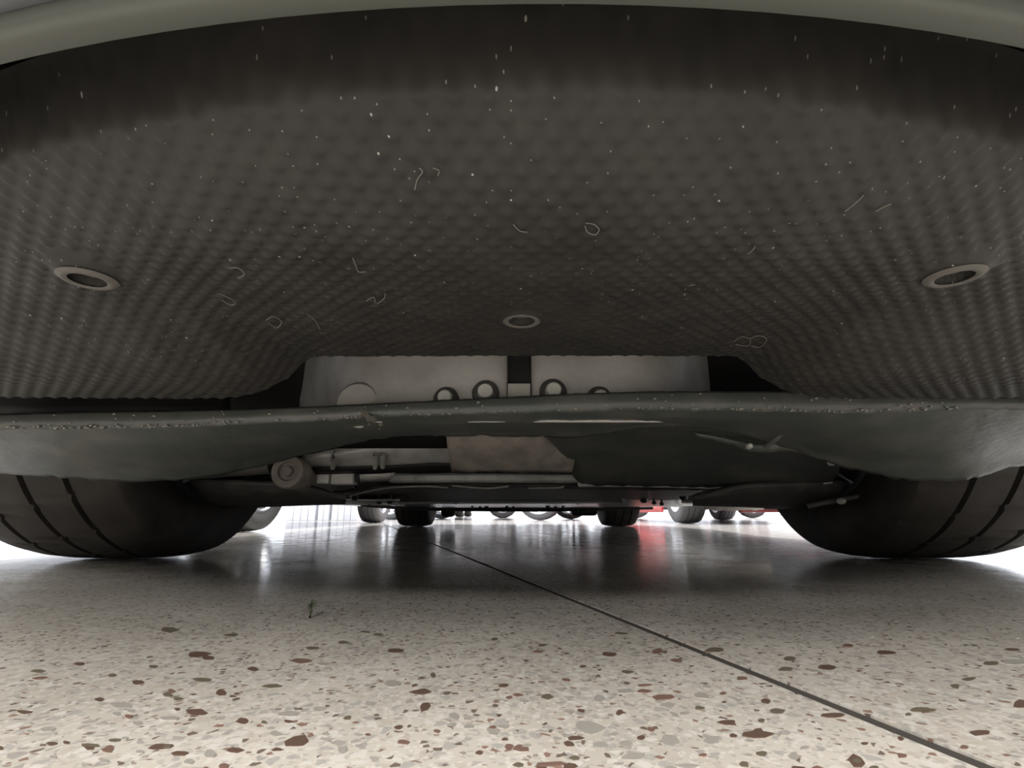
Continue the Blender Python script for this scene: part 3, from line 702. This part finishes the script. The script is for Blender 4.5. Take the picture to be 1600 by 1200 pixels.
# rear half: painted floor pan, sills
sheet('floor_pan', [[(500, 786, 2.3), (530, 788, 3.0), (585, 791, 4.0)], [(620, 785, 2.3), (650, 789, 3.0), (685, 793, 4.0)], [(806, 784.5, 2.3), (806, 789, 3.0), (806, 793, 4.0)], [(1000, 784, 2.3), (970, 789, 3.0), (930, 793, 4.0)], [(1180, 784, 2.1), (1110, 788, 3.0), (1030, 791, 4.0)]], M['pan'], car, thick=.01, nx=6, ny=6)
sheet('side_shield', [[(968, 766, 1.7), (975, 790, 2.4)], [(1010, 765, 1.7), (1015, 790, 2.4)], [(1062, 767, 1.7), (1066, 791, 2.4)]], M['pan'], car, thick=.006, nx=4, ny=4)
sheet('side_shield', [[(1098, 781, 1.9), (1100, 794, 2.1)], [(1140, 782, 1.9), (1142, 797, 2.1)], [(1195, 784, 1.9), (1193, 795, 2.1)]], M['dusty'], car, thick=.006, nx=10, ny=3, jag=.003)
sheet('side_shield', [[(520, 778, 1.5), (520, 787, 1.8)], [(560, 781, 1.6), (560, 788, 1.9)], [(625, 781, 1.7), (620, 789, 2.1)]], M['steel'], car, thick=.005, nx=6, ny=3)
for (x, y, D, r) in ((554, 777, 1.45, .011), (577, 787, 1.9, .008), (592, 784, 1.7, .010), (609, 783, 1.7, .011), (560, 787, 1.9, .005), (712, 785, 2.4, .010), (792, 792, 3.0, .010), (802, 793, 3.1, .009), (856, 791, 3.0, .013), (868, 793, 3.1, .010), (880, 792, 3.0, .010), (903, 786, 2.5, .009),
                     (1006, 781, 1.9, .014), (1022, 785, 1.95, .010), (1034, 787, 2.0, .009), (1068, 776, 1.7, .014), (1094, 785, 1.8, .014), (738, 791, 3.0, .008), (750, 793, 3.1, .009), (760, 792, 3.1, .012)):
    c = at(x, y, D)
    MB().lathe([(.03, r*.5), (.004, r*.5), (.004, r), (-r*.4, r*.95), (-r*.8, r*.55), (-r*.8, .0001)], 10, c=c, axis='Z').build('hanging_fastener', M['black'], car)
# exhaust pipe and torsion beam, low at the rear
MB().tube([at(x, y, D) for x, y, D in catmull([(566, 789, 2.6), (640, 795, 3.2), (700, 796.5, 3.4), (806, 797.5, 3.5), (900, 797, 3.5), (940, 796, 3.5), (1020, 794, 3.5)], 5)], .009, 10).build('brake_cable', M['black'], car)
MB().tube([(CX-.66, AXR-.12, .20), (CX-.55, AXR-.16, .165), (CX, AXR-.16, .160), (CX+.55, AXR-.16, .165), (CX+.66, AXR-.12, .20)], .045, 14).build('rear_axle_beam', M['darksteel'], car)
def rbox(name, x0, x1, y0, y1, D, dep, m__, bev=.01):
    a = at(x0, y0, D); b = at(x1, y1, D)
    MB().box(((a[0]+b[0])/2, D+dep/2, (a[2]+b[2])/2), (b[0]-a[0], dep, a[2]-b[2])).build(name, m__, car, bevel=bev)
rbox('silencer', 893, 934, 786, 806, 3.75, .14, M['black'], .02)
rbox('shock_absorber', 689, 711, 770, 808, 3.80, .08, M['black'], .03)
rbox('spare_wheel_well', 715, 890, 780, 795, 4.0, .4, M['darksteel'], .03)

# scuffs and grit caught along the lip of the undercover
mb = MB()
def lipD(x): return .60-.04*((x-800)/900)**2
def lb_at(x): return float(np.interp(x, [t[0] for t in TOP], LB))
def tp_at(x): return float(np.interp(x, [t[0] for t in TOP], [t[1] for t in TOP]))
for _ in range(260):
    x = random.choice([random.uniform(0, 380), random.uniform(400, 1150), random.uniform(1150, 1500)])
    y = lb_at(x) - abs(random.gauss(0, 2.0)) - 1 if random.random() < .7 else random.uniform(tp_at(x)+2, lb_at(x))
    p = Vector(at(x, y, lipD(x)-.0065)); l = random.uniform(.0008, .004); h_ = random.uniform(.0003, .0009); sl_ = random.uniform(-.5, .5)
    mb.add([p+Vector((-l/2, 0, -h_)), p+Vector((l/2, 0, -h_+sl_*h_)), p+Vector((l/2*.8, -.0004, h_*.6)), p+Vector((-l/2*.5, -.0004, h_)), p+Vector((0, .006, 0))], [(0, 1, 2, 3), (0, 1, 4), (1, 2, 4), (2, 3, 4), (3, 0, 4)])
o = mb.build('lip_scuffs', mat('pale_grit', (.34, .34, .31), .8), lipo); o['kind'] = 'stuff'
mb = MB()
for _ in range(16):
    x = random.gauss(578, 10); y = 655 + (x-578)*.6 + random.gauss(0, 4); p = Vector(at(x, y, .588)); q_ = random.uniform(.0015, .004)
    mb.add([p+Vector((-q_, 0, 0)), p+Vector((0, -q_*.6, q_*.7)), p+Vector((q_, 0, q_*.2)), p+Vector((0, -q_*.5, -q_)), p+Vector((0, q_, 0))], [(0, 1, 3), (1, 2, 3), (0, 4, 1), (1, 4, 2), (2, 4, 3), (3, 4, 0)])
o = mb.build('caked_mud', mat('caked_mud', (.17, .16, .13), .95), lipo); o['kind'] = 'stuff'
for (x, y, D) in ((216, 757, .93), (242, 763, 1.0), (280, 797, 1.03), (1302, 722, .83), (1403, 753, .93)):
    MB().lathe([(.008, .006), (-.004, .006), (-.008, .004), (-.008, .0001)], 6, c=at(x, y, D), axis='Y').build('light_gap_glint', M['rim_white'], car)  # pale studs stand in for glints of light showing past the brakes
